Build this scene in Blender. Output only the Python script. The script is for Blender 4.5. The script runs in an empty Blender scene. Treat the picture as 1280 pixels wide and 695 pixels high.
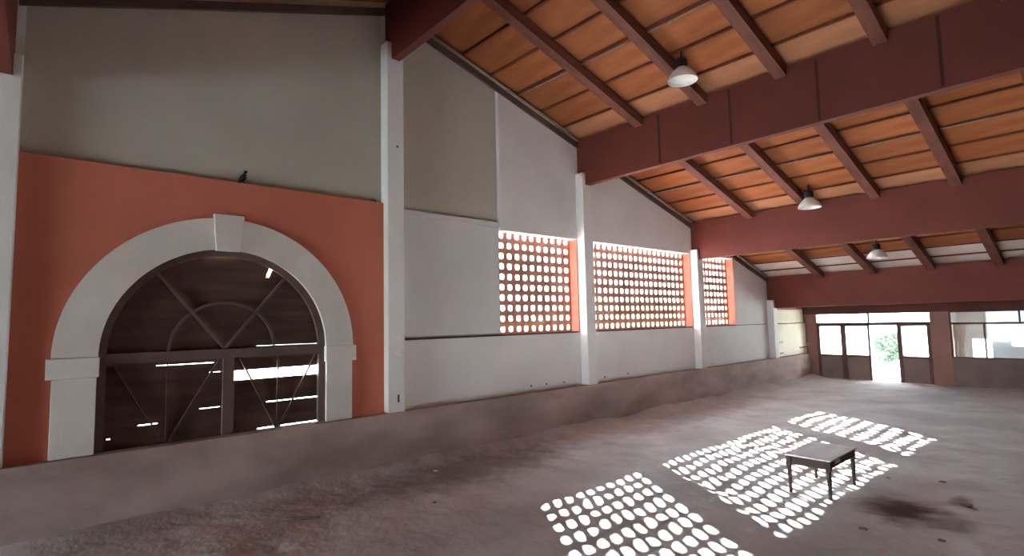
import bpy, math, random
from mathutils import Vector, Matrix, noise
random.seed(7)
sc = bpy.context.scene
col = sc.collection

# ------------------------------------------------------------------ camera
F_PX, YAW, PITCH, ROLL = 673.53, 0.8495, 0.0809, -0.0222
CAM = Vector((11.266, 0.0, 3.3))
fw = Vector((-math.sin(YAW)*math.cos(PITCH), math.cos(YAW)*math.cos(PITCH), math.sin(PITCH)))
rt = Vector((math.cos(YAW), math.sin(YAW), 0)); up = rt.cross(fw)
c_, s_ = math.cos(ROLL), math.sin(ROLL)
rt2 = c_*rt + s_*up; up2 = -s_*rt + c_*up
cd = bpy.data.cameras.new('camera'); cam = bpy.data.objects.new('camera', cd); col.objects.link(cam)
cd.sensor_width = 36; cd.lens = F_PX/1280*36; cd.clip_start = .05; cd.clip_end = 500
cam.matrix_world = Matrix(((rt2.x, up2.x, -fw.x, CAM.x), (rt2.y, up2.y, -fw.y, CAM.y), (rt2.z, up2.z, -fw.z, CAM.z), (0, 0, 0, 1)))
sc.camera = cam

# ------------------------------------------------------------------ light
w = bpy.data.worlds.new('world'); sc.world = w; w.use_nodes = True
bg = w.node_tree.nodes['Background']; bg.inputs[0].default_value = (.70, .88, 1, 1); bg.inputs[1].default_value = 3.7
SUN = Vector((1.42, -.93, -1)).normalized()
sd = bpy.data.lights.new('sun', 'SUN'); sd.energy = 15.5; sd.color = (.93, .98, 1); sd.angle = math.radians(.53)
so = bpy.data.objects.new('sun', sd); col.objects.link(so); so.rotation_euler = SUN.to_track_quat('-Z', 'Y').to_euler(); so.location = (-20, 30, 25)
vs = sc.view_settings; vs.view_transform = 'Standard'; vs.look = 'None'; vs.gamma = 1; vs.use_curve_mapping = False
vs.exposure = 3.65
sc.cycles.max_bounces = 12; sc.cycles.diffuse_bounces = 8; sc.cycles.transparent_max_bounces = 16
sc.cycles.sample_clamp_indirect = 8

# ------------------------------------------------------------------ materials
def lin(c):
    return tuple((x/12.92 if x <= .04045 else ((x+.055)/1.055)**2.4) for x in [v/255 for v in c])
def mat(name, c1, c2=None, scale=3., rough=.85, bump=.15, bscale=None, stretch=(1, 1, 1), rnd=0., lo=.35, hi=.65, detail=6, spec=.3, coord='Object', bdist=.02):
    m = bpy.data.materials.new(name); m.use_nodes = True
    nt = m.node_tree; N = nt.nodes; L = nt.links; b = N['Principled BSDF']
    b.inputs['Roughness'].default_value = rough; b.inputs['Specular IOR Level'].default_value = spec
    c1 = lin(c1); c2 = lin(c2) if c2 else tuple(x*.8 for x in c1)
    tc = N.new('ShaderNodeTexCoord'); mp = N.new('ShaderNodeMapping'); mp.inputs['Scale'].default_value = stretch
    L.new(tc.outputs[coord], mp.inputs[0])
    n = N.new('ShaderNodeTexNoise'); n.inputs['Scale'].default_value = scale; n.inputs['Detail'].default_value = detail
    L.new(mp.outputs[0], n.inputs['Vector'])
    r = N.new('ShaderNodeValToRGB'); r.color_ramp.elements[0].position = lo; r.color_ramp.elements[1].position = hi
    r.color_ramp.elements[0].color = (*c2, 1); r.color_ramp.elements[1].color = (*c1, 1)
    L.new(n.outputs[0], r.inputs[0]); out = r.outputs[0]
    if rnd:
        oi = N.new('ShaderNodeObjectInfo'); mr = N.new('ShaderNodeMapRange')
        mr.inputs[3].default_value = 1-rnd; mr.inputs[4].default_value = 1+rnd
        L.new(oi.outputs['Random'], mr.inputs[0])
        hv = N.new('ShaderNodeHueSaturation'); L.new(mr.outputs[0], hv.inputs['Value']); L.new(out, hv.inputs['Color']); out = hv.outputs[0]
    L.new(out, b.inputs['Base Color'])
    if bump:
        n2 = N.new('ShaderNodeTexNoise'); n2.inputs['Scale'].default_value = bscale or scale*6; n2.inputs['Detail'].default_value = 8
        L.new(mp.outputs[0], n2.inputs['Vector'])
        bp = N.new('ShaderNodeBump'); bp.inputs['Strength'].default_value = bump; bp.inputs['Distance'].default_value = bdist
        L.new(n2.outputs[0], bp.inputs['Height']); L.new(bp.outputs[0], b.inputs['Normal'])
    return m
M = {}
M['white'] = mat('white_plaster', (226, 225, 224), (218, 216, 214), .7, .9, .1, 14)
M['grey'] = mat('grey_board', (214, 214, 213), (206, 206, 205), .6, .9, .08, 12)
M['beige'] = mat('beige_plaster', (192, 187, 173), (184, 178, 164), .5, .9, .08, 10)
M['red'] = mat('terracotta_paint', (206, 122, 100), (196, 114, 93), .6, .85, .12, 16)
M['stone'] = mat('arch_stone', (220, 214, 207), (208, 202, 195), 1.2, .9, .2, 20)
M['kick'] = mat('kick_wall_plaster', (180, 158, 150), (146, 126, 119), .8, .95, .35, 9, stretch=(1, .7, 1.6))
M['darkwood'] = mat('dark_gate_wood', (92, 68, 60), (74, 53, 47), 2., .7, .2, 20, stretch=(1, .3, 3))
M['glaze'] = mat('gate_bar', (108, 88, 80), (98, 78, 71), 3, .6, .05)
M['beam'] = mat('beam_paint', (108, 52, 44), (98, 46, 39), .8, .75, .06, 12)
M['seam'] = mat('beam_seam', (70, 36, 33), None, 3, .9, 0)
M['rafter'] = mat('rafter_wood', (122, 74, 62), (98, 58, 48), 1.2, .75, .2, 14, stretch=(3, .4, 3))
M['panel'] = mat('roof_board', (166, 100, 60), (148, 84, 48), 1.1, .8, .15, 10, stretch=(.6, 2.5, 1), rnd=.12)
M['batten'] = mat('batten_wood', (118, 62, 42), (96, 50, 34), 2, .8, .1)
M['trim'] = mat('trim_board', (96, 74, 66), (84, 64, 58), 2, .8, .1)
M['pipe'] = mat('galvanised_pipe', (158, 142, 130), (142, 126, 114), 4, 1., 0, spec=0)
M['enamel'] = mat('lamp_enamel', (232, 229, 224), (224, 221, 216), 4, .35, 0, spec=.5)
M['black'] = mat('black_metal', (34, 31, 30), (26, 24, 23), 4, .5, .05)
M['block'] = mat('clay_block', (202, 150, 132), (188, 136, 118), 4, .9, .15, 30, rnd=.08)
M['jamb'] = mat('jamb_paint', (168, 98, 80), (156, 89, 72), 1.5, .85, .08)
M['cream'] = mat('cream_board', (214, 203, 180), (204, 192, 168), 1.5, .8, .06, 12)
M['brown'] = mat('brown_wall', (168, 128, 118), (156, 118, 108), .9, .85, .1, 10)
M['lowbrown'] = mat('brown_panel', (140, 122, 116), (126, 109, 103), 1.1, .85, .1, 10)
M['frame'] = mat('brown_frame', (108, 80, 72), (96, 70, 63), 3, .7, .05)
M['lintel'] = mat('lintel_paint', (112, 66, 58), (98, 58, 51), .8, .8, .06)
M['curtain'] = mat('curtain_cloth', (222, 204, 198), (208, 190, 184), 3, .95, .05)
M['plaster'] = mat('annex_plaster', (225, 218, 212), (214, 207, 201), 1, .9, .05)
M['tabletop'] = mat('worn_table_top', (222, 222, 222), (206, 205, 204), 3, .6, .1, 18, stretch=(1, .4, 1))
M['tablewood'] = mat('dark_table_wood', (66, 46, 42), (52, 36, 33), 4, .6, .15, 20)
M['ground'] = mat('outdoor_ground', (206, 206, 202), (190, 190, 186), .5, 1, .2, 4)
M['leaf'] = mat('leaf', (134, 158, 116), (108, 138, 96), 2, .7, .1, rnd=.1)
M['bark'] = mat('bark', (104, 84, 66), None, 6, .9, .4)
M['bird'] = mat('dark_feather', (44, 40, 38), (34, 31, 30), 8, .8, .1)
M['clod'] = mat('dirt_clod', (140, 126, 118), (112, 100, 93), 9, 1, .5)
M['pale'] = mat('pale_litter', (214, 206, 198), (196, 188, 180), 9, .9, .1)
M['roof'] = mat('roof_sheet', (140, 92, 74), None, 1, .9, .1)
def glass(name, tint, opac, rough=.02):
    m = bpy.data.materials.new(name); m.use_nodes = True; nt = m.node_tree; N = nt.nodes; L = nt.links
    N.remove(N['Principled BSDF']); o = N['Material Output']
    tr = N.new('ShaderNodeBsdfTransparent'); tr.inputs[0].default_value = (*tint, 1)
    tl = N.new('ShaderNodeBsdfTranslucent'); tl.inputs[0].default_value = (.9, .92, .95, 1)
    gl = N.new('ShaderNodeBsdfGlossy'); gl.inputs['Roughness'].default_value = rough
    nz = N.new('ShaderNodeTexNoise'); nz.inputs['Scale'].default_value = 1.4
    mr = N.new('ShaderNodeMapRange'); mr.inputs[3].default_value = opac*.7; mr.inputs[4].default_value = min(1, opac*1.3); L.new(nz.outputs[0], mr.inputs[0])
    a = N.new('ShaderNodeMixShader'); L.new(mr.outputs[0], a.inputs[0]); L.new(tr.outputs[0], a.inputs[1]); L.new(tl.outputs[0], a.inputs[2])
    fr = N.new('ShaderNodeFresnel'); fr.inputs[0].default_value = 1.3
    b = N.new('ShaderNodeMixShader'); L.new(fr.outputs[0], b.inputs[0]); L.new(a.outputs[0], b.inputs[1]); L.new(gl.outputs[0], b.inputs[2])
    L.new(b.outputs[0], o.inputs[0]); return m
M['glass'] = glass('dusty_window_glass', (.97, .99, .98), .12)
M['frost'] = glass('grimy_window_glass', (.9, .93, .97), .45)

def floor_mat():
    m = mat('arena_sand', (203, 199, 197), (170, 164, 161), .55, 1., .5, 7, lo=.3, hi=.7, detail=10, spec=.1, bdist=.05)
    nt = m.node_tree; N = nt.nodes; L = nt.links; b = N['Principled BSDF']
    base = b.inputs['Base Color'].links[0].from_socket
    tc = N.new('ShaderNodeTexCoord')
    n = N.new('ShaderNodeTexNoise'); n.inputs['Scale'].default_value = 2.2; n.inputs['Detail'].default_value = 6; n.inputs['Roughness'].default_value = .65
    L.new(tc.outputs['Object'], n.inputs['Vector'])
    # damp patches of the sand, each an ellipse with a ragged edge
    acc = None
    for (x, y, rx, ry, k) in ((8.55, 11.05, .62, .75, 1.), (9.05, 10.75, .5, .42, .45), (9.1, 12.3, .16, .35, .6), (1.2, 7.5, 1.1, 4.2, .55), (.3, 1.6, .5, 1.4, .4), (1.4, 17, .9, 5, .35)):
        mp = N.new('ShaderNodeMapping'); mp.vector_type = 'TEXTURE'
        mp.inputs['Location'].default_value = (x, y, 0); mp.inputs['Scale'].default_value = (rx, ry, 50)
        L.new(tc.outputs['Object'], mp.inputs[0])
        ln = N.new('ShaderNodeVectorMath'); ln.operation = 'LENGTH'; L.new(mp.outputs[0], ln.inputs[0])
        ad = N.new('ShaderNodeMath'); ad.operation = 'MULTIPLY_ADD'; L.new(n.outputs[0], ad.inputs[0]); ad.inputs[1].default_value = 1.7; L.new(ln.outputs['Value'], ad.inputs[2])
        mr = N.new('ShaderNodeMapRange'); mr.interpolation_type = 'SMOOTHSTEP'
        mr.inputs[1].default_value = 1.1; mr.inputs[2].default_value = 2.2; mr.inputs[3].default_value = k; mr.inputs[4].default_value = 0
        L.new(ad.outputs[0], mr.inputs[0])
        if acc is None: acc = mr.outputs[0]
        else:
            mx = N.new('ShaderNodeMath'); mx.operation = 'MAXIMUM'; L.new(acc, mx.inputs[0]); L.new(mr.outputs[0], mx.inputs[1]); acc = mx.outputs[0]
    mix = N.new('ShaderNodeMix'); mix.data_type = 'RGBA'
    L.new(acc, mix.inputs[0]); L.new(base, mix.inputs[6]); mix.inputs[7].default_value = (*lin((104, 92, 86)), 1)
    L.new(mix.outputs[2], b.inputs['Base Color'])
    return m
M['sand'] = floor_mat()

# ------------------------------------------------------------------ mesh helpers
class MB:
    def __init__(s): s.v = []; s.f = []
    def add(s, vs, fs):
        o = len(s.v); s.v += [tuple(v) for v in vs]; s.f += [tuple(i+o for i in f) for f in fs]; return s
    def box(s, x0, x1, y0, y1, z0, z1):
        return s.add([(x0,y0,z0),(x1,y0,z0),(x1,y1,z0),(x0,y1,z0),(x0,y0,z1),(x1,y0,z1),(x1,y1,z1),(x0,y1,z1)],
                     [(0,3,2,1),(4,5,6,7),(0,1,5,4),(1,2,6,5),(2,3,7,6),(3,0,4,7)])
    def prism(s, pts, a, b, ax):                 # polygon (two remaining axes in x,y,z order) extruded along ax; CCW-agnostic
        n = len(pts)
        def P(p, t): q = list(p); q.insert(ax, t); return q
        vs = [P(p, a) for p in pts]+[P(p, b) for p in pts]
        return s.add(vs, [tuple(range(n))[::-1], tuple(range(n, 2*n))]+[(i, (i+1) % n, n+(i+1) % n, n+i) for i in range(n)])
    def loft(s, A, B):                           # two 4-point quads to a hexahedron
        return s.add(list(A)+list(B), [(3,2,1,0),(4,5,6,7),(0,1,5,4),(1,2,6,5),(2,3,7,6),(3,0,4,7)])
    def tube(s, path, r, n=8):
        path = [Vector(p) for p in path]; rings = []
        for i, p in enumerate(path):
            d = (path[min(i+1, len(path)-1)]-path[max(i-1, 0)]).normalized()
            u = d.cross(Vector((0, 0, 1)) if abs(d.z) < .9 else Vector((1, 0, 0))).normalized(); v = d.cross(u)
            rr = r[i] if isinstance(r, (list, tuple)) else r
            rings.append([p+(u*math.cos(2*math.pi*k/n)+v*math.sin(2*math.pi*k/n))*rr for k in range(n)])
        vs = [q for R in rings for q in R]; fs = []
        for i in range(len(rings)-1):
            for k in range(n): fs.append((i*n+k, i*n+(k+1) % n, (i+1)*n+(k+1) % n, (i+1)*n+k))
        fs += [tuple(range(n))[::-1], tuple(range((len(rings)-1)*n, len(rings)*n))]
        return s.add(vs, fs)
    def lathe(s, prof, c=(0, 0, 0), n=24, caps=True):
        vs = []; fs = []; m = len(prof)
        for (r, z) in prof:
            for k in range(n): a = 2*math.pi*k/n; vs.append((c[0]+r*math.cos(a), c[1]+r*math.sin(a), c[2]+z))
        for i in range(m-1):
            for k in range(n): fs.append((i*n+k, i*n+(k+1) % n, (i+1)*n+(k+1) % n, (i+1)*n+k))
        if caps: fs += [tuple(range(n))[::-1], tuple(range((m-1)*n, m*n))]
        return s.add(vs, fs)
    def mesh(s, name, m, smooth=False):
        import bmesh
        me = bpy.data.meshes.new(name); me.from_pydata(s.v, [], s.f); me.materials.append(M[m])
        bm = bmesh.new(); bm.from_mesh(me); bmesh.ops.recalc_face_normals(bm, faces=bm.faces); bm.to_mesh(me); bm.free()
        if smooth:
            for p in me.polygons: p.use_smooth = True
        return me
    def build(s, name, m, parent=None, smooth=False, bevel=0, loc=(0, 0, 0)):
        o = bpy.data.objects.new(name, s.mesh(name, m, smooth)); col.objects.link(o); o.location = loc
        if parent: o.parent = parent
        if bevel:
            bv = o.modifiers.new('bevel', 'BEVEL'); bv.width = bevel; bv.segments = 2; bv.limit_method = 'ANGLE'
        return o
def link(name, me, parent=None, loc=(0, 0, 0), rz=0):
    o = bpy.data.objects.new(name, me); col.objects.link(o); o.location = loc; o.rotation_euler = (0, 0, rz)
    if parent: o.parent = parent
    return o
def empty(name, loc=(0, 0, 0)):
    o = bpy.data.objects.new(name, None); col.objects.link(o); o.location = loc; o.empty_display_size = .2; return o
def tag(o, label, cat, group=None):
    o['label'] = label; o['category'] = cat
    if group: o['group'] = group
    return o
def struct(o, label=None):
    o['kind'] = 'structure'
    if label: o['label'] = label
    return o

# ------------------------------------------------------------------ layout constants
PY = [-.55, 6.29, 13.24, 20.08, 26.85]           # pillar centre lines along the gable wall
PW = .22                                         # half width of a pillar
WX = -.3                                         # face of the gable wall; pillars and kick wall stand .3 proud (x = 0)
RIDGE = 6.29; ZR = 13.12-.2921*RIDGE
YF = 31.07; YN = -15.5; XR = 22.
def zp(y): return ZR-.2921*(y-RIDGE) if y >= RIDGE else ZR-.345*(RIDGE-y)     # underside of the roof boards
PTOP = [7.7, 10.12, 8.06, 6.05, 4.06]
ZK = 1.2735; ZD = 2.905; ZS = 5.9

# ------------------------------------------------------------------ floor and ground
def sand_h(x, y):
    h = .05*noise.noise(Vector((x*.45, y*.45, 0)))+.04*noise.noise(Vector((x*1.3, y*1.3, 4)))+.03*noise.noise(Vector((x*3.7, y*3.7, 9)))
    h += .012*noise.noise(Vector((x*8, y*8, 2)))
    # a drag ridge between the first and second patch of sunlight
    d = (x-4.0)*.62-(y-10.3)*-.78
    h += .06*math.exp(-((y-(10.55-.55*(x-4)))/.16)**2)*max(0, min(1, (7.5-x)/1.5))*max(0, min(1, (x-3)/.8))
    # sand banked against the kick wall
    h += max(0, .16+.13*noise.noise(Vector((0, y*.5, 7)))-.3*x) if x < 1 else 0
    t = min(1, max(0, (math.hypot((x-7.2)/1.2, (y-11.3)/1.3)-.7)/.6))
    return h*t
def axis(a, b, step): n = max(1, round((b-a)/step)); return [a+(b-a)*i/n for i in range(n)]
gx = axis(0, 10.5, .11)+axis(10.5, XR, .6)+[XR]; gy = axis(YN, 1.5, .8)+axis(1.5, 18, .11)+axis(18, YF, .2)+[YF]
me_ = MB(); nx = len(gx)
me_.v = [(x, y, sand_h(x, y)) for y in gy for x in gx]
me_.f = [(j*nx+i, j*nx+i+1, (j+1)*nx+i+1, (j+1)*nx+i) for j in range(len(gy)-1) for i in range(nx-1)]
struct(me_.build('floor', 'sand', smooth=True), 'grey brown sand floor of the hall with damp patches')
struct(MB().box(-150, 150, -150, 200, -.5, -.22).build('ground', 'ground'))
struct(MB().box(-.5, 12, YF+.35, 44, -.2, -.03).build('door_apron', 'ground'))

# ------------------------------------------------------------------ gable wall (left)
wl = struct(empty('wall_left'), 'white and terracotta gable wall with pillars')
def yz(pts, x0, x1, name, m, parent=wl, bevel=0): return MB().prism(pts, x0, x1, 0).build(name, m, parent, bevel=bevel)
def bay(i): return PY[i]+PW, PY[i+1]-PW
# kick wall along the whole side
MB().prism([(-.27, -.1), (0, -.1), (0, ZK), (-.27, ZK)], YN, 30.75, 1).build('kick_wall', 'kick', wl, bevel=.015)
# arch bay: terracotta wall with the arched opening
AC, AZ, AR, AO = 2.72, 2.865, 1.975, 2.55
a0, a1 = bay(0)
def arch_plate(y0, y1, z0, z1, r, x0, x1, n=40):
    inner = [(AC-r, z0)]+[(AC-r*math.cos(math.pi*k/n), AZ+r*math.sin(math.pi*k/n)) for k in range(n+1)]+[(AC+r, z0)]
    outer = [(y0, z0)]
    for k in range(n+1):
        t = math.pi*k/n; c, s = -math.cos(t), math.sin(t)
        L_ = min(((y1-AC)/c if c > 1e-6 else ((y0-AC)/c if c < -1e-6 else 1e9)), (z1-AZ)/s if s > 1e-6 else 1e9)
        outer.append((AC+c*L_, AZ+s*L_))
    outer.append((y1, z0))
    # snap nearest outer points to the corners
    for cy in (y0, y1):
        i = min(range(1, len(outer)-1), key=lambda i: (outer[i][0]-cy)**2+(outer[i][1]-z1)**2); outer[i] = (cy, z1)
    m = MB(); k = len(inner)
    vs = [(x, *p) for x in (x0, x1) for ring in (inner, outer) for p in ring]
    fs = []
    for i in range(k-1):
        fs += [(i, i+1, k+i+1, k+i), (2*k+i, 2*k+i+1, 3*k+i+1, 3*k+i), (i, i+1, 2*k+i+1, 2*k+i), (k+i, k+i+1, 3*k+i+1, 3*k+i)]
    fs += [(0, k, 3*k, 2*k), (k-1, 2*k-1, 4*k-1, 3*k-1)]
    return m.add(vs, fs)
arch_plate(a0, a1, .1, 6.18, AR, -.48, -.2).build('arch_wall', 'red', wl)
yz([(a0, 6.18), (a1, 6.18), (a1, zp(a1)+.02), (a0, zp(a0)+.02)], -.5, -.32, 'upper_wall', 'beige')
# further bays
def roofpoly(y0, y1, z0): return [(y0, z0), (y1, z0), (y1, zp(y1)+.02), (y0, zp(y0)+.02)]
for i in (1, 2, 3):
    y0, y1 = bay(i)
    yz([(y0, 0), (y1, 0), (y1, ZD), (y0, ZD)], -.5, WX, 'dado_wall', 'white')
    yz([(y0, ZD), (y1, ZD), (y1, ZD+.028), (y0, ZD+.028)], -.74, WX-.1, 'sill', 'trim')  # dark colour paints the shadow gap along the dado top
    yz([(y0, ZD), (y1, ZD), (y1, ZD+.045), (y0, ZD+.045)], WX-.07, WX-.05, 'added_shade_lip', 'trim')  # added dark lip that hides the sunlit sill behind it
    yz([(y0, -.1), (y1, -.1), (y1, ZD), (y0, ZD)], -.78, -.5, 'outer_wall', 'white')
SB0, SB1 = 9.78, bay(1)[1]
SC0, SC1 = bay(2)
SD0, SD1 = bay(3)[0], 23.45
y0 = bay(1)[0]
yz([(y0, ZD+.03), (SB0, ZD+.03), (SB0, 5.98), (y0, 5.98)], -.7, -.40, 'recessed_panel', 'grey')
yz([(y0, 5.98), (SB0, 5.98), (SB0, 6.13), (y0, 6.13)], -.7, -.35, 'rail', 'grey')
yz([(y0, 6.13), (SB0, 6.13), (SB0, zp(SB0)+.02), (y0, zp(y0)+.02)], -.7, -.43, 'recessed_panel', 'beige')
yz(roofpoly(SB0, SB1, ZS), -.56, WX, 'upper_wall', 'white')
yz(roofpoly(SC0, SC1, ZS), -.56, WX, 'upper_wall', 'white')
yz(roofpoly(SD0, SD1, ZS), -.56, WX, 'upper_wall', 'white')
yz([(SD1, ZD+.03), (bay(3)[1], ZD+.03), (bay(3)[1], zp(bay(3)[1])+.02), (SD1, zp(SD1)+.02)], -.56, WX, 'upper_wall', 'white')
for a, b in ((SB0, SB1), (SC0, SC1), (SD0, SD1)):
    yz([(a, ZS), (b, ZS), (b, 6.05), (a, 6.05)], -.8, -.56, 'head', 'jamb')
    yz([(b-.03, ZD+.03), (b, ZD+.03), (b, ZS), (b-.03, ZS)], -.8, -.31, 'jamb', 'jamb')
# last bay
yz(roofpoly(PY[4]+PW, YF+.1, 3.62), -.56, -.28, 'upper_wall', 'brown')
yz([(PY[4]+PW, -.1), (YF+.1, -.1), (YF+.1, 1.25), (PY[4]+PW, 1.25)], -.56, -.28, 'dado_wall', 'white')
yz([(30.98, 1.25), (YF+.1, 1.25), (YF+.1, 3.62), (30.98, 3.62)], -.56, -.2, 'corner_post', 'brown')
yz([(PY[4]+PW, 1.25), (30.98, 1.25), (30.98, 3.62), (PY[4]+PW, 3.62)], -.56, -.32, 'backing', 'brown')
for i, y in enumerate(PY):
    yz([(y-PW, ZK-.5), (y+PW, ZK-.5), (y+PW, zp(y+PW)+.02)]+([(y, zp(y)+.02)] if i == 1 else [])+[(y-PW, zp(y-PW)+.02)], -.78, -.565, 'pillar_backing', 'white')
    yz([(y-PW, PTOP[i]+.005), (y+PW, PTOP[i]+.005), (y+PW, zp(y+PW)+.02)]+([(y, zp(y)+.02)] if i == 1 else [])+[(y-PW, zp(y-PW)+.02)], -.56, WX-.004, 'upper_wall', 'white')
# bays behind the camera (only lit, never seen)
yz([(YN, 0), (PY[0]-PW, 0), (PY[0]-PW, zp(PY[0]-PW)), (YN, zp(YN))], -.56, -.3, 'upper_wall', 'beige')
for (y, z) in ((10.82, 1.43), (11.44, 1.43), (14.16, 1.41), (15.42, 1.42), (12.2, 1.42)):
    MB().tube([(WX-.02, y, z), (WX+.012, y, z)], .028, 8).build('weep_hole', 'black', wl)

# breeze block screens: one block mesh, every block a part
P_ = .305
def block_mesh():
    n = 6; R = .083; r = .045
    outer = [(-P_/2+.0004, -P_/2+.0004), (P_/2-.0004, -P_/2+.0004), (P_/2-.0004, P_/2-.0004), (-P_/2+.0004, P_/2-.0004)]
    inner = []
    for q, (sx, sy) in enumerate(((-1, -1), (1, -1), (1, 1), (-1, 1))):
        for k in range(3):
            a = math.pi*(1+q*.5)+math.pi/2*k/2
            inner.append((sx*(R-r)+r*math.cos(a), sy*(R-r)+r*math.sin(a)))
    vs = []; fs = []
    for x in (-.02, .02):
        vs += [(x, *p) for p in outer]+[(x, *p) for p in inner]
    for o in (0, 16):
        for q in range(4):
            i = 4+q*3; j = 4+((q+1) % 4)*3
            fs += [(o+q, o+i, o+i+1), (o+q, o+i+1, o+i+2), (o+q, o+i+2, o+j, o+(q+1) % 4)]
    for q in range(4): fs.append((q, (q+1) % 4, 16+(q+1) % 4, 16+q))
    for k in range(12): fs.append((4+k, 4+(k+1) % 12, 20+(k+1) % 12, 20+k))
    return MB().add(vs, fs).mesh('block', 'block')
BM = block_mesh()
for a, b, lab in ((SB0, SB1, 'terracotta breeze block screen beside the plain grey recessed panels'),
                  (SC0, SC1, 'widest terracotta breeze block screen filling a whole bay between two pillars'),
                  (SD0, SD1, 'narrow terracotta breeze block screen next to a plain white wall panel')):
    s = tag(empty('breeze_block_screen', (-.67, a, ZD+.03)), lab, 'block screen', 'breeze block screens of the gable wall')
    n = int((b-a-.03)/P_+.02); off = (b-.03-a-n*P_)
    for j in range(10):
        for i in range(n):
            link('block', BM, s, (random.uniform(-.006, .006), off+P_*(i+.5), P_*(j+.5)))
    if off > .02: MB().box(-.02, .02, .0, off-.004, 0, P_*10).build('edge_strip', 'block', s)
    MB().box(-.03, .03, 0, b-a-.03, P_*10, P_*10+.1).build('top_course', 'block', s)

# pillars
PT = PTOP
PL = ['pale pillar bordering the arch bay away from the breeze block screens', 'tall pale pillar with a white plate between the arch and the grey panels',
      'pale pillar between the two largest breeze block screens', 'pale pillar between the widest and the narrow breeze block screen', 'short pale pillar beside the cream hatch']
for i, y in enumerate(PY):
    p = MB().box(-.56, 0, y-PW, y+PW, 1.2735, PT[i]).build('pillar', 'white', bevel=.02)
    tag(p, PL[i], 'pillar', 'pillars of the gable wall')
    if i == 1: P1 = p
tag(MB().box(0, .012, 6.25, 6.42, 2.55, 3.16).build('wall_plate', 'enamel', bevel=.004), 'white rectangular plate fixed to the tall pale pillar', 'plate')
MB().box(0, .006, 6.31, 6.35, 1.5, 1.68).build('slot', 'black', P1)
MB().tube([(-.005, 6.33, 7.55), (.012, 6.33, 7.55)], .025, 8).build('bolt_hole', 'black', P1)

# arch surround
ar = tag(empty('arch_surround', (-.2, AC, ZK)), 'pale stone arch surround with keystone on the terracotta wall', 'arch')
def part(mb, name, m, parent, bevel=0, smooth=False):
    """mesh given in world coordinates, kept there under a parent that only has a location"""
    l = parent.location; mb.v = [(x-l.x, y-l.y, z-l.z) for x, y, z in mb.v]; return mb.build(name, m, parent, smooth, bevel)
def ring(r0, r1, x0, x1, t0, t1, n):
    m = MB(); vs = []
    for k in range(n+1):
        t = t0+(t1-t0)*k/n
        for x in (x0, x1):
            for r in (r0, r1): vs.append((x, AC-r*math.cos(t), AZ+r*math.sin(t)))
    fs = [(0, 1, 3, 2), tuple(4*n+i for i in (0, 2, 3, 1))]
    for k in range(n):
        o = 4*k; fs += [(o, o+4, o+5, o+1), (o+2, o+3, o+7, o+6), (o, o+2, o+6, o+4), (o+1, o+5, o+7, o+3)]
    return m.add(vs, fs)
part(ring(AR-.03, AO, -.199, -.12, 0.0, math.pi/2-.1, 28), 'archivolt', 'stone', ar)
part(ring(AR-.03, AO, -.199, -.12, math.pi/2+.1, math.pi, 28), 'archivolt', 'stone', ar)
part(MB().prism([(AC-.215, AZ+AR-.06), (AC+.215, AZ+AR-.06), (AC+.27, AZ+AO+.07), (AC-.27, AZ+AO+.07)], -.199, -.08, 0), 'keystone', 'stone', ar, .01)
for s in (-1, 1):
    e0, e1 = sorted((AC+s*(AR-.05), AC+s*(AO+.06)))
    part(MB().prism([(e0, AZ-.33), (e1, AZ-.33), (e1, AZ), (e0, AZ)], -.199, -.07, 0), 'impost', 'stone', ar, .012)
    e0, e1 = sorted((AC+s*(AR-.02), AC+s*(AO-.02)))
    part(MB().prism([(e0, ZK), (e1, ZK), (e1, AZ-.33), (e0, AZ-.33)], -.199, -.11, 0), 'pilaster', 'stone', ar, .01)

# arched gate: bars in front, boards behind
GX = .09
gt = tag(empty('arched_gate', (-.4, AC, .15)), 'dark arched wooden gate with fan bars and gaps between its boards', 'gate')
def bar(p, q, wd, x0=-.40, x1=-.34, name='bar', m='glaze'):
    p = Vector(p); q = Vector(q); d = (q-p).normalized(); n = Vector((-d.y, d.x))*wd/2
    return part(MB().prism([tuple(p+n), tuple(q+n), tuple(q-n), tuple(p-n)], x0, x1, 0), name, m, gt)
part(ring(AR-.15, AR-.006, -.42, -.32, 0, math.pi, 48), 'frame_arch', 'glaze', gt)
for s in (-1, 1):
    e0, e1 = sorted((AC+s*(AR-.15), AC+s*(AR-.006)))
    part(MB().box(-.42, -.32, e0, e1, .15, AZ), 'frame_post', 'glaze', gt)
part(MB().box(-.41, -.31, AC-AR+.14, AC+AR-.14, 2.72, 2.90), 'transom', 'glaze', gt)
part(MB().box(-.41, -.32, AC-.02, AC+.17, .15, 2.72), 'centre_post', 'glaze', gt)
part(ring(.90, .95, -.40, -.35, 0.02, math.pi-.02, 30), 'inner_arch', 'glaze', gt)
for s in (-1, 1):
    bar((AC, 2.9), (AC+s*(AR-.1)*math.sin(.66), AZ+(AR-.1)*math.cos(.66)), .05)
for c0, c1 in ((AC-AR+.12, AC), (AC+.14, AC+AR-.12)):
    mid = (c0+c1)/2
    bar((mid, 1.2), (mid, 2.74), .022, m='darkwood')
    bar((c0+.15, 2.7), (mid, 1.22), .03, m='darkwood'); bar((c1-.08, 2.7), (mid, 1.22), .03, m='darkwood')
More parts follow.
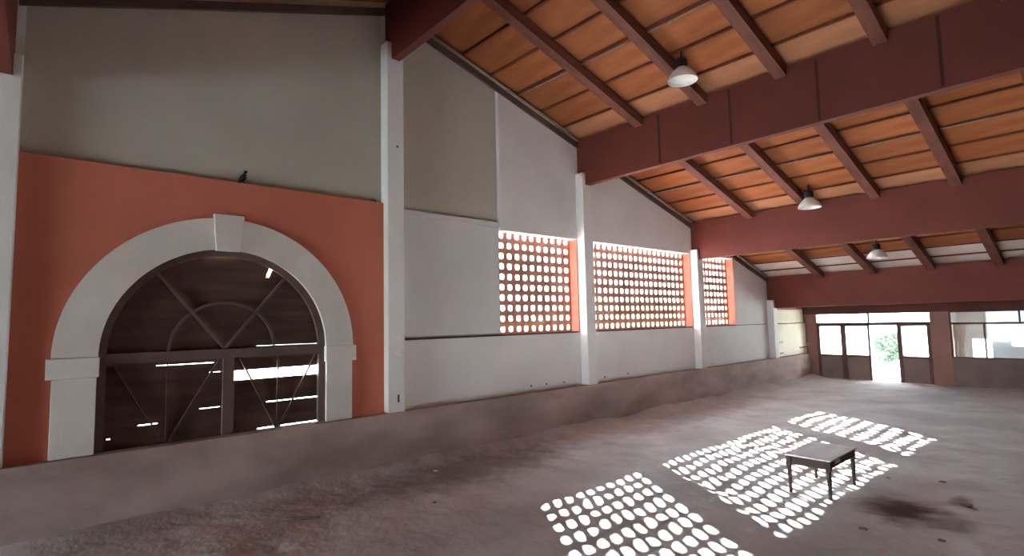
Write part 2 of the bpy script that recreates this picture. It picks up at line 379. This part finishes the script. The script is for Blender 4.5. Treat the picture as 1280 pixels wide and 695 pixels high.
# boards: (z0, z1); gaps: (y0, y1, z of joint, height)
def halfw(z): return AR-.02 if z <= AZ else math.sqrt(max(0, (AR-.02)**2-(z-AZ)**2))
gapsR = {1.77: [(3.52, 4.68, .034)], 1.26: [(3.35, 4.68, .034)]}
gapsL = {2.63: [(1.62, 2.58, .022)], 2.45: [(2.47, 2.70, .018)], 1.78: [(2.32, 2.70, .022)], 1.60: [(1.37, 1.69, .03)], 1.43: [(.93, 1.01, .028)]}
def board(y0, y1, z0, z1, gaps, split=None):
    top = [(y1, z1+.012), (y0, z1+.012)]; bot = [(y0, z0)]
    for (g0, g1, hgt) in gaps: bot += [(g0, z0), (g0+.02, z0+hgt), (g1-.02, z0+hgt), (g1, z0)]
    bot += [(y1, z0)]
    e = .006*(len(gt.children) % 2); part(MB().prism(bot+top, -.50+e, -.46+e, 0), 'board', 'darkwood', gt)
zsR = [.15, .5, .88, 1.26, 1.52, 1.77, 2.02, 2.26]; zsR2 = [2.46, 2.66, 2.915]
zsL = [.15, .5, .88, 1.2, 1.43, 1.60, 1.78, 2.0, 2.22, 2.45, 2.63, 2.915]
for zs in (zsR, zsR2):
    for z0, z1 in zip(zs, zs[1:]): board(AC+.03, AC+AR-.02, z0, z1, gapsR.get(z0, []))
for z0, z1 in zip(zsL, zsL[1:]): board(AC-AR+.02, AC+.03, z0, z1, gapsL.get(z0, []))
zf = [2.915, 3.1, 3.34, 3.58, 3.82, 4.06, 4.30, 4.54, 4.72]
for z0, z1 in zip(zf, zf[1:]):
    h0, h1 = halfw(z0), halfw(z1)
    spl = [None]
    e = .006*(len(gt.children) % 2)
    def piece(ya, yb, yc, yd):   # bottom ya..yb, top yd..yc
        part(MB().prism([(ya, z0), (yb, z0), (yc, z1+.012), (yd, z1+.012)], -.50+e, -.46+e, 0), 'board', 'darkwood', gt)
    if abs(z0-4.30) < .01:
        piece(AC-h0, 3.475, 3.575, AC-h1); piece(3.545, AC+h0, AC+h1, 3.645)
    elif abs(z0-4.06) < .01:
        b = []
        part(MB().prism([(AC-h0, z0), (AC+h0, z0), (AC+h1, z1+.012), (AC-h1, z1+.012)], -.50+e, -.46+e, 0), 'board', 'darkwood', gt)
    elif abs(z0-2.915) < .01:
        b = [(AC-h0, z0), (3.31, z0), (3.33, z0+.014), (4.62, z0+.014), (4.64, z0), (AC+h0, z0), (AC+h1, z1+.012), (AC-h1, z1+.012)]
        part(MB().prism(b, -.50+e, -.46+e, 0), 'board', 'darkwood', gt)
    else: piece(AC-h0, AC+h0, AC+h1, AC-h1)

gt.location.x += GX
# cream hatch of the last bay
hx = -.2
ht = tag(empty('hatch', (hx-.06, 29.1, 1.27)), 'cream boarded hatch with dark hinges beside the short pillar', 'hatch')
ll = part(MB().box(hx-.1, hx, 27.25, 30.95, 1.28, 2.88), 'lower_leaf', 'cream', ht, .012)
part(MB().box(hx-.1, hx-.01, 27.25, 30.75, 2.93, 3.60), 'upper_leaf', 'cream', ht, .012)
for z in (1.99, 1.45):
    part(MB().box(hx, hx+.03, 27.35, 27.95, z-.035, z+.035), 'hinge', 'black', ht).parent = ll
part(MB().box(hx, hx+.03, 30.0, 30.8, 1.58, 1.65), 'bolt', 'black', ht).parent = ll
part(MB().lathe([(.0, -.09), (.07, -.06), (.1, 0), (.07, .06), (0, .09)], (hx+.1, 30.86, 1.78), 12, False), 'knob', 'pale', ht, 0, True).parent = ll

# ------------------------------------------------------------------ roof
ce = struct(empty('ceiling'), 'orange boarded roof with rafters and battens')
def slope_slab(x0, x1, ya, yb, d0, d1):           # slab between roof-line offsets d0 < d1
    return MB().prism([(ya, zp(ya)+d0), (yb, zp(yb)+d0), (yb, zp(yb)+d1), (ya, zp(ya)+d1)], x0, x1, 0)
slope_slab(-.9, XR+.6, RIDGE, YF+1.2, .05, .14).build('roof_sheet', 'roof', ce)
slope_slab(-.9, XR+.6, YN-1.2, RIDGE, .05, .14).build('roof_sheet', 'roof', ce)
ROWS = [8.48-.98*2+.98*k for k in range(26)]      # batten lines 6.52 ... 31
RX = [2.15+2.03*k for k in range(10)]
cells = [-.28]+RX[:6]
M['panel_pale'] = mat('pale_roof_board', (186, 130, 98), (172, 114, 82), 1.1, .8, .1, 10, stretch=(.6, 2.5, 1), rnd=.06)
M['panel_white'] = mat('palest_roof_board', (232, 216, 206), (222, 204, 194), 1.1, .8, .1, 10, rnd=.05)
mesh_cache = {}
for j in range(len(ROWS)-1):
    y0, y1 = ROWS[j]+.012, min(ROWS[j+1], YF-.02)-.012
    for i in range(len(cells)-1):
        x0, x1 = cells[i]+.01, cells[i+1]-.01
        pm = 'panel_white' if 25 < y0 < 26.8 else ('panel_pale' if any(0 < b-y0 < 1.0 for b in PY[2:4]) else 'panel')  # board rows nearest the beams get paler colours
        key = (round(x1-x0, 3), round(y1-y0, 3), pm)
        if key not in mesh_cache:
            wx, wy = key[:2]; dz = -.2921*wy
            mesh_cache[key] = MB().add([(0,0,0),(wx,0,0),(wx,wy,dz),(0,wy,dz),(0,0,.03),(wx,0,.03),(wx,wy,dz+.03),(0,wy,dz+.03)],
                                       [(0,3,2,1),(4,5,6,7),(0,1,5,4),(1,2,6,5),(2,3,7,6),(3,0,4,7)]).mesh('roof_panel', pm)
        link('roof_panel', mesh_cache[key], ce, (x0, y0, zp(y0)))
slope_slab(RX[5]+.01, XR, RIDGE, YF, 0, .045).build('roof_boarding', 'panel', ce)
slope_slab(-.28, XR, YN, RIDGE-.1, 0, .045).build('roof_boarding', 'panel', ce)
beams_y = PY+[YF]
for j, y in enumerate(ROWS[:-1]):
    if any(abs(y-b) < .17 for b in PY) or y < 6.5: continue
    MB().box(-.28, XR-.1, y-.035, y+.035, zp(y)-.06, zp(y)-.004).build('batten', 'batten', ce)
spans = [(PY[i]+.125, PY[i+1]-.125) for i in range(4)]+[(PY[4]+.125, YF-.02)]
for (ya, yb) in spans:
    for x in RX:
        if ya < 1:
            continue
        MB().prism([(ya, zp(ya)-.33), (yb, zp(yb)-.33), (yb, zp(yb)-.065), (ya, zp(ya)-.065)], x-.12, x+.15, 0).build('rafter', 'rafter', ce)
for x in RX:
    ya, yb = PY[0]+.125, PY[1]-.125
    slope_slab(x-.12, x+.15, ya, yb, -.33, -.005).build('rafter', 'rafter', ce)
# trim boards under the roof along the gable wall
n = 0
for (ya, yb) in spans:
    n += 1
    struct(slope_slab(WX, WX+.07, ya, yb, -.34, -.16).build('trim_%d' % n, 'trim'))
# beams
BL = ['dark red ridge beam resting on the tall pillar above the arch', 'deep dark red roof beam carried by the pillar between the two largest screens',
      'deep red roof beam carried by the pillar next to the narrow screen', 'dark red roof beam above the far doors on the short pillar']
for i, y in enumerate(PY):
    top = min(zp(y-.11), zp(y+.11))-.03; bot = zp(y)-1.6; dap = PT[i]
    root = MB().prism([(WX, dap+.002), (.02, dap+.002), (.02, bot), (XR-.05, bot), (XR-.05, top), (WX, top)], y-.11, y+.11, 1).build('roof_beam', 'beam', bevel=.012)
    tag(root, BL[i-1] if i else 'dark red roof beam over the near end of the arch bay', 'beam', 'roof beams of the hall')
    for x in (2.82, 4.93, 7.0, 9.22, 11.4) if i == 2 else ():
        MB().box(x-.03, x+.03, y-.118, y-.112, bot+.04, top-.06).build('seam', 'seam', root)
# pipes
def pipe(path, label, couplings, r=.028):
    p = tag(empty('conduit_pipe', path[0]), label, 'pipe', 'pipes under the roof')
    part(MB().tube(path, r, 8), 'tube', 'pipe', p, 0, True)
    for c in couplings:
        a = Vector(path[0]); b = Vector(path[-1]); d = (b-a).normalized(); q = a+(b-a)*c
        part(MB().tube([q-d*.06, q+d*.06], r*1.8, 8), 'coupling', 'pipe', p, 0, True)
for i, (ya, yb) in enumerate(spans[1:4]):
    pipe([(WX+.12, ya, zp(ya)-.13), (WX+.12, yb, zp(yb)-.13)], 'pale pipe running down the slope of the roof edge above ' + ('the plain grey panels', 'the widest screen', 'the narrow screen')[i], (.03, .55), .04)
for y, lab in ((10.46, 'thin pale conduit crossing under the roof before the deep dark beam'), (17.24, 'thin pale conduit crossing under the roof above the widest screen')):
    z = zp(y)-.10
    p = tag(empty('conduit_pipe', (WX+.19, y, z)), lab, 'pipe', 'pipes under the roof')
    xs = [WX+.19]+RX+[XR-.1]
    for k in range(len(xs)-1):                       # one length in each gap between two rafters
        xa = xs[k]+(.155 if k else 0); xb = xs[k+1]-(.125 if k < len(xs)-2 else 0)
        part(MB().tube([(xa, y, z), (xb, y, z)], .016, 8), 'tube', 'pipe', p, 0, True)
        xm = xa+.35*(xb-xa)
        if k in (0, 2, 3): part(MB().tube([(xm-.06, y, z), (xm+.06, y, z)], .032, 8), 'coupling', 'pipe', p, 0, True)

# lamps
def lamp(x, y, z, label):
    t = tag(empty('pendant_lamp', (x, y, z)), label, 'lamp', 'bell lamps under the roof')
    MB().lathe([(.355, 0), (.35, .03), (.31, .12), (.235, .22), (.15, .30), (.11, .34), (.10, .335), (.14, .29), (.225, .21), (.30, .11), (.338, .03), (.345, 0), (.355, 0)], n=32, caps=False).build('shade', 'enamel', t, True)
    MB().lathe([(.33, .05), (.334, .055), (.334, .062), (.0, .062)], n=32, caps=False).build('diffuser', 'enamel', t, True)
    MB().lathe([(.0, .33), (.125, .33), (.135, .36), (.135, .50), (.11, .55), (.0, .55)], n=20, caps=False).build('cap', 'black', t, True)
    MB().lathe([(.02, .54), (.02, zp(y)-.002-z)], n=8).build('stem', 'black', t)
lamp(4.58, 11.52, 9.02, 'white bell lamp with black cap hanging before the deep dark beam')
lamp(4.62, 18.95, 6.82, 'white bell lamp with black cap hanging above the widest screen bay')
lamp(5.12, 23.95, 5.40, 'white bell lamp hanging before the beam above the far doors')

# ------------------------------------------------------------------ far wall
wf = struct(empty('wall_far'), 'brown far wall with glazed doors and window')
def xz(x0, x1, z0, z1, name, m, y0=YF, y1=YF+.2, parent=wf, bevel=0): return MB().box(x0, x1, y0, y1, z0, z1).build(name, m, parent, bevel=bevel)
xz(WX, .30, -.1, 3.33, 'corner_wall', 'brown')
xz(5.17, 5.88, -.1, 3.33, 'pier', 'brown')
xz(5.88, 10.4, -.1, 1.24, 'parapet', 'lowbrown')
xz(10.4, XR, -.1, 3.33, 'plain_wall', 'brown')
MB().box(WX, XR, YF, YF+.2, 3.33, zp(YF)+.03).build('lintel', 'lintel', wf)
MB().box(WX+.02, XR-.1, YF-.18, YF-.002, 3.36, zp(YF)-.36).build('ledger_beam', 'lintel', wf)
# glazed front
w1 = struct(empty('window_1', (.3, YF, 0)), 'brown framed glazed front left of the pier')
def wbox(root, x0, x1, z0, z1, name, m, y0=YF+.03, y1=YF+.13, bevel=0): return part(MB().box(x0, x1, y0, y1, z0, z1), name, m, root, bevel)
wbox(w1, .30, 5.17, 2.72, 2.88, 'transom_bar', 'frame')
wbox(w1, .30, 5.17, 3.30, 3.33, 'head_bar', 'frame')
wbox(w1, 2.66, 2.74, 2.88, 3.30, 'mullion', 'frame')
for x0, x1 in ((.30, .43), (1.42, 1.65), (2.62, 2.71), (3.86, 4.03), (5.02, 5.17)): wbox(w1, x0, x1, -.02, 2.72, 'mullion', 'frame')
for x0, x1 in ((.43, 1.42), (1.65, 2.62), (4.03, 5.02)):
    wbox(w1, x0, x1, 1.14, 1.25, 'rail', 'frame'); wbox(w1, x0, x1, -.02, 1.14, 'lower_panel', 'lowbrown', YF+.05, YF+.11)
    wbox(w1, x0, x1, 2.68, 2.72, 'rail', 'frame'); wbox(w1, x0, x1, 1.25, 2.68, 'pane', 'glass', YF+.08, YF+.086)
wbox(w1, .30, 2.66, 2.88, 3.30, 'transom_pane', 'glass', YF+.08, YF+.086); wbox(w1, 2.74, 5.17, 2.88, 3.30, 'transom_pane', 'glass', YF+.08, YF+.086)
# the open door leaf, folded back outside
d1 = struct(empty('door_1', (3.88, YF+.14, 0)), 'brown glazed door leaf folded back outside')
for x0, x1, z0, z1, nm, m in ((0, .05, 0, 2.7, 'leaf_frame', 'frame'),):
    MB().box(.0, .05, .0, 1.1, .02, 1.2).build('lower_panel', 'lowbrown', d1); MB().box(.0, .05, .0, .08, 1.2, 2.7).build('stile', 'frame', d1)
    MB().box(.0, .05, 1.02, 1.1, 1.2, 2.7).build('stile', 'frame', d1); MB().box(.0, .05, .08, 1.02, 2.6, 2.7).build('rail', 'frame', d1)
    MB().box(.02, .026, .08, 1.02, 1.2, 2.6).build('pane', 'glass', d1)
MB().tube([(-.05, .95, 1.1), (-.05, 1.05, 1.1)], .02, 8).build('door_handle', 'black', d1)
# window into the next room
w2 = struct(empty('window_2', (5.88, YF, 1.24)), 'wide brown framed window into the neighbouring room')
wbox(w2, 5.88, 10.4, 2.74, 2.82, 'transom_bar', 'frame'); wbox(w2, 5.88, 10.4, 1.24, 1.28, 'sill', 'frame'); wbox(w2, 5.88, 10.4, 3.28, 3.33, 'head_bar', 'frame')
for x in (5.88, 7.04, 9.2, 10.34): wbox(w2, x, x+.06, 1.28, 2.74, 'mullion', 'frame')
wbox(w2, 5.88, 5.94, 2.82, 3.28, 'mullion', 'frame'); wbox(w2, 8.2, 8.26, 2.82, 3.28, 'mullion', 'frame')
wbox(w2, 5.94, 7.04, 1.28, 2.74, 'pane', 'glass', YF+.08, YF+.086); wbox(w2, 7.10, 9.2, 1.28, 2.74, 'pane', 'frost', YF+.06, YF+.066)
wbox(w2, 9.26, 10.34, 1.28, 2.74, 'pane', 'glass', YF+.08, YF+.086)
wbox(w2, 5.94, 8.2, 2.82, 3.28, 'transom_pane', 'glass', YF+.08, YF+.086); wbox(w2, 8.26, 10.34, 2.82, 3.28, 'transom_pane', 'glass', YF+.08, YF+.086)
# neighbouring room
an = struct(empty('wall_annex'), 'white walls of the neighbouring room')
AX0, AX1, AY1, AZ1 = 5.35, 12.5, 36.0, 3.5
MB().box(AX0-.15, AX0, YF+.2, AY1, -.2, AZ1).build('side_wall', 'plaster', an)
MB().box(AX1, AX1+.15, YF+.2, AY1, -.2, AZ1).build('side_wall', 'plaster', an)
def wall_with_holes(x0, x1, z0, z1, holes, y0, y1, m, parent, name):
    xs = x0
    for (h0, h1, hz0, hz1) in holes:
        MB().box(xs, h0, y0, y1, z0, z1).build(name, m, parent)
        MB().box(h0, h1, y0, y1, z0, hz0).build(name, m, parent); MB().box(h0, h1, y0, y1, hz1, z1).build(name, m, parent); xs = h1
    MB().box(xs, x1, y0, y1, z0, z1).build(name, m, parent)
wall_with_holes(AX0-.15, AX1+.15, -.2, AZ1, [(5.9, 6.65, .98, 1.90), (7.40, 8.3, 1.55, 1.95)], AY1, AY1+.15, 'plaster', an, 'back_wall')
MB().box(AX0-.3, AX1+.3, YF+.2, AY1+3.5, AZ1, AZ1+.15).build('annex_ceiling', 'plaster', an)  # overhang past the back wall added to keep the sun out
MB().box(AX0, AX1, YF+.2, AY1, -.2, -.02).build('annex_floor', 'lowbrown', an)
def cloth(name, c):
    m = bpy.data.materials.new(name); m.use_nodes = True; N = m.node_tree.nodes; L = m.node_tree.links; N.remove(N['Principled BSDF'])
    a = N.new('ShaderNodeBsdfDiffuse'); b = N.new('ShaderNodeBsdfTranslucent'); w = N.new('ShaderNodeTexNoise'); w.inputs['Scale'].default_value = 5
    cr = N.new('ShaderNodeValToRGB'); cr.color_ramp.elements[0].color = (*[v*.85 for v in lin(c)], 1); cr.color_ramp.elements[1].color = (*lin(c), 1)
    L.new(w.outputs[0], cr.inputs[0]); L.new(cr.outputs[0], a.inputs[0]); L.new(cr.outputs[0], b.inputs[0])
    x = N.new('ShaderNodeMixShader'); L.new(a.outputs[0], x.inputs[1]); L.new(b.outputs[0], x.inputs[2]); L.new(x.outputs[0], N['Material Output'].inputs[0]); return m
M['curtain'] = cloth('curtain_cloth', (236, 218, 210))
# curtain just inside that window
cv = MB(); nn = 40
for k in range(nn+1):
    t = k/nn; x = 5.95+.52*t
    for z in (1.1, 1.6, 2.2, 2.76):
        g = 1-.35*math.exp(-((z-1.5)/.5)**2)*(1-t)*0
        cv.v.append((5.95+(.30+.22*(z-1.1)/1.66)*t, YF+.32+.014*math.sin(t*22)+.0*z, z))
cv.f = [(4*k+i, 4*k+4+i, 4*k+5+i, 4*k+1+i) for k in range(nn) for i in range(3)]
cu = cv.build('curtain', 'curtain', smooth=True); so_ = cu.modifiers.new('thick', 'SOLIDIFY'); so_.thickness = .008
tag(cu, 'pale hanging curtain behind the window of the neighbouring room', 'curtain')
# porch roof outside the glazed front keeps the sun out
po = tag(empty('porch', (2.4, YF+.2, -.03)), 'porch roof with beams outside the glazed front', 'porch')
part(MB().box(-8.5, AX0-.35, YF+1.0, YF+4.6, 3.46, 3.58), 'porch_roof', 'brown', po)
for k in range(4): part(MB().box(-8.5, AX0-.35, YF+1.3+k*1.0, YF+1.42+k*1.0, 3.32, 3.46), 'porch_beam', 'frame', po)
for x in (-8, -3.5, 4.85): part(MB().box(x-.07, x+.07, YF+4.46, YF+4.58, -.22, 3.46), 'porch_post', 'frame', po)

gc = tag(empty('sun_block_canopy', (-.8, 2.7, 3.7)), 'unseen canopy added outside the arched gate to block the sun', 'canopy')  # added out of view to keep direct sun off the gate
part(MB().box(-4.2, -.92, -1.5, 6.8, 4.3, 4.42), 'sun_block_sheet', 'roof', gc)
for y in (-1.3, 6.6): part(MB().box(-4.1, -4., y-.06, y+.06, -.22, 4.3), 'sun_block_post', 'frame', gc)
# ------------------------------------------------------------------ unseen sides of the hall: solid walls with open bays for daylight
wr = struct(empty('wall_right'))
MB().prism([(YN, -.1), (YF+.2, -.1), (YF+.2, zp(YF)), (RIDGE, zp(RIDGE)), (YN, zp(YN))], XR, XR+.3, 0).build('gable', 'beige', wr)
wn = struct(empty('wall_near'))                     # wide open gateway behind the camera
MB().box(WX-.5, 1.0, YN-.2, YN, -.1, 3.3).build('side_wall', 'brown', wn)
MB().box(7.5, XR+.3, YN-.2, YN, -.1, 3.3).build('side_wall', 'brown', wn)
MB().box(WX-.5, XR+.3, YN-.2, YN, 3.3, zp(YN)+.03).build('lintel', 'lintel', wn)

# ------------------------------------------------------------------ table
tb = tag(empty('wooden_table', (7.18, 11.38, 0)), 'small dark wooden table with worn grey top on the sand', 'table')
TX, TY, TZ = .405, .70, .71
MB().box(-TX, TX-.10, -TY, TY, TZ-.03, TZ).build('table_top', 'tabletop', tb, bevel=.006)
MB().box(TX-.096, TX, -TY, TY, TZ-.03, TZ).build('top_edge_board', 'tabletop', tb, bevel=.006)
lx, ly = .34, .63
for a, b, nm in ((-TY+.055, -TY+.08, 'apron'), (TY-.08, TY-.055, 'apron')): MB().box(-lx+.03, lx-.03, a, b, TZ-.19, TZ-.03).build(nm, 'tablewood', tb)
MB().box(-lx-.012, -lx+.012, -ly+.03, ly-.03, TZ-.19, TZ-.03).build('apron', 'tablewood', tb)
MB().box(lx-.012, lx+.012, -ly+.03, ly-.03, TZ-.18, TZ-.03).build('drawer_front', 'tablewood', tb)
MB().box(lx+.012, lx+.03, -.36, -.12, TZ-.12, TZ-.065).build('drawer_pull', 'pale', tb, bevel=.005)
for sx in (-1, 1):
    for sy in (-1, 1):
        m = MB(); cx, cy = sx*lx, sy*ly
        m.box(cx-.042, cx+.042, cy-.042, cy+.042, TZ-.22, TZ-.03)
        lg = MB().lathe([(.038, TZ-.22), (.044, TZ-.25), (.034, TZ-.27), (.042, TZ-.34), (.029, .07), (.034, .05), (.034, .02), (.026, 0)], (cx, cy, 0), 10)
        m.add(lg.v, lg.f); m.build('leg', 'tablewood', tb)

# ------------------------------------------------------------------ small things
def pigeon(x, y, z):
    b = MB().tube([(-.075, -.07, .0), (-.05, -.05, .05), (-.02, -.02, .10), (0, 0, .145), (.012, .01, .185), (.022, .02, .215), (.03, .03, .24), (.045, .045, .247), (.06, .06, .242)],
                  [.014, .032, .055, .062, .05, .034, .032, .02, .004], 10)
    o = tag(b.build('bird', 'bird', smooth=True, loc=(x, y, z)), 'small dark bird perched on the ledge above the arch', 'bird')
    for s in (-1, 1): MB().tube([(s*.02, .0, .09), (s*.02, .005, .0), (s*.02, .03, .004)], .006, 6).build('leg', 'bird', o)
pigeon(-.25, 3.0, 6.182)
def clod(name, m, x, y, r, flat, label, cat, z=None, seed=0, group=None, rz=0, sx=1.):
    mb = MB(); n, k = 10, 6; vs = []; fs = []
    for i in range(k+1):
        ph = math.pi*i/k
        for j in range(n):
            a = 2*math.pi*j/n; d = Vector((math.sin(ph)*math.cos(a), math.sin(ph)*math.sin(a), math.cos(ph)))
            rr = r*(1+.45*noise.noise(d*1.6+Vector((seed, 0, 0))))
            p = d*rr; p = Vector((p.x*sx, p.y, p.z*flat)); vs.append((p.x*math.cos(rz)-p.y*math.sin(rz), p.x*math.sin(rz)+p.y*math.cos(rz), p.z))
    for i in range(k):
        for j in range(n): fs.append((i*n+j, i*n+(j+1) % n, (i+1)*n+(j+1) % n, (i+1)*n+j))
    zz = sand_h(x, y)+r*flat*.35 if z is None else z
    return tag(mb.add(vs, fs).build(name, m, smooth=True, loc=(x, y, zz)), label, cat, group)
clod('rubble_lump', 'clod', -.26, 5.84, .07, .5, 'dark rubble lump on the ledge beside the tall pillar', 'rubble', z=6.2, seed=3, sx=.7)
clod('paper_scrap', 'pale', .84, 6.79, .06, .35, 'pale scrap lying on the sand near the tall pillar', 'litter', seed=5, sx=1.5)
DG = 'dark dirt clods on the sand'
for k, (x, y, r, lab) in enumerate(((9.2, 12.1, .10, 'largest flat dark clod standing in for a dent shadow past the damp patch'), (8.65, 13.3, .06, 'small flat dirt clod on open sand behind the damp patch'), (7.85, 12.9, .045, 'tiny dirt clod on the sand behind the table'),  # first clod is added for the dark shadow of a dent
                                  (8.35, 9.6, .06, 'flat dirt clod on the sand before the damp patch'), (9.25, 9.9, .05, 'small round dirt clod on the sand before the damp patch'), (2.6, 5.6, .045, 'small dirt clod on the shaded sand near the stick'))):
    clod('dirt_clod', 'clod', x, y, r, .28, lab, 'clod', seed=k*2.3, group=DG)
st = []
for k in range(7): t = k/6; st.append((1.5+.28*t, 3.25+.55*t, sand_h(1.5+.28*t, 3.25+.55*t)+.02+.01*math.sin(k*2)))
tag(MB().tube(st, [.012, .022, .03, .028, .03, .02, .008], 7).build('stick', 'clod', smooth=True), 'dark crooked stick on the sand below the arch', 'stick')

# ------------------------------------------------------------------ plants outside
M['dark_leaf'] = mat('dark_leaf', (92, 104, 88), (76, 90, 74), 2, .8, .1, rnd=.1, spec=.05)
def shrub(x, y, r, hgt, label, n=900, seed=0, group=None, leaf='leaf', ls=1.):
    rnd = random.Random(seed); t = tag(empty('shrub', (x, y, -.22)), label, 'shrub', group)
    MB().tube([(0, 0, -.1), (.03, .02, hgt*.4), (0, .05, hgt*.7)], [.09, .07, .03], 8).build('stem', 'bark', t)
    m = MB()
    for k in range(n):
        a = rnd.uniform(0, 2*math.pi); u = rnd.uniform(-1, 1); s = math.sqrt(1-u*u); q = rnd.uniform(.55, 1)**.5
        bump = .8+.35*noise.noise(Vector((s*math.cos(a)*2+seed, s*math.sin(a)*2, u*2)))
        c = Vector((r*s*math.cos(a)*q*bump, r*s*math.sin(a)*q*bump, hgt*.56+hgt*.44*u*q*bump))
        d = Vector((rnd.gauss(0, 1), rnd.gauss(0, 1), rnd.gauss(0, .7))).normalized(); e = d.cross(Vector((rnd.gauss(0, 1), rnd.gauss(0, 1), rnd.gauss(0, 1)))).normalized()
        L_ = r*.2*ls; W_ = r*.085*ls
        m.add([c-d*L_, c+e*W_, c+d*L_, c-e*W_], [(0, 1, 2, 3)])
    m.build('foliage', leaf, t)
shrub(1.0, 41.2, 1.0, 2.4, 'round green shrub outside the open far door', 2600, 1, None, 'dark_leaf', .9)
for k, (x, y, r, hh) in enumerate(((-14, 22, 2.6, 4.4), (-17, 30, 3, 4.8), (-13, 34, 2.4, 4.2), (-19, 40, 3.2, 5), (-24, 52, 4, 6))):
    shrub(x, y, r, hh, 'leafy green shrub outside behind the breeze block screens', 700, 10+k, 'shrubs outside the gable wall')
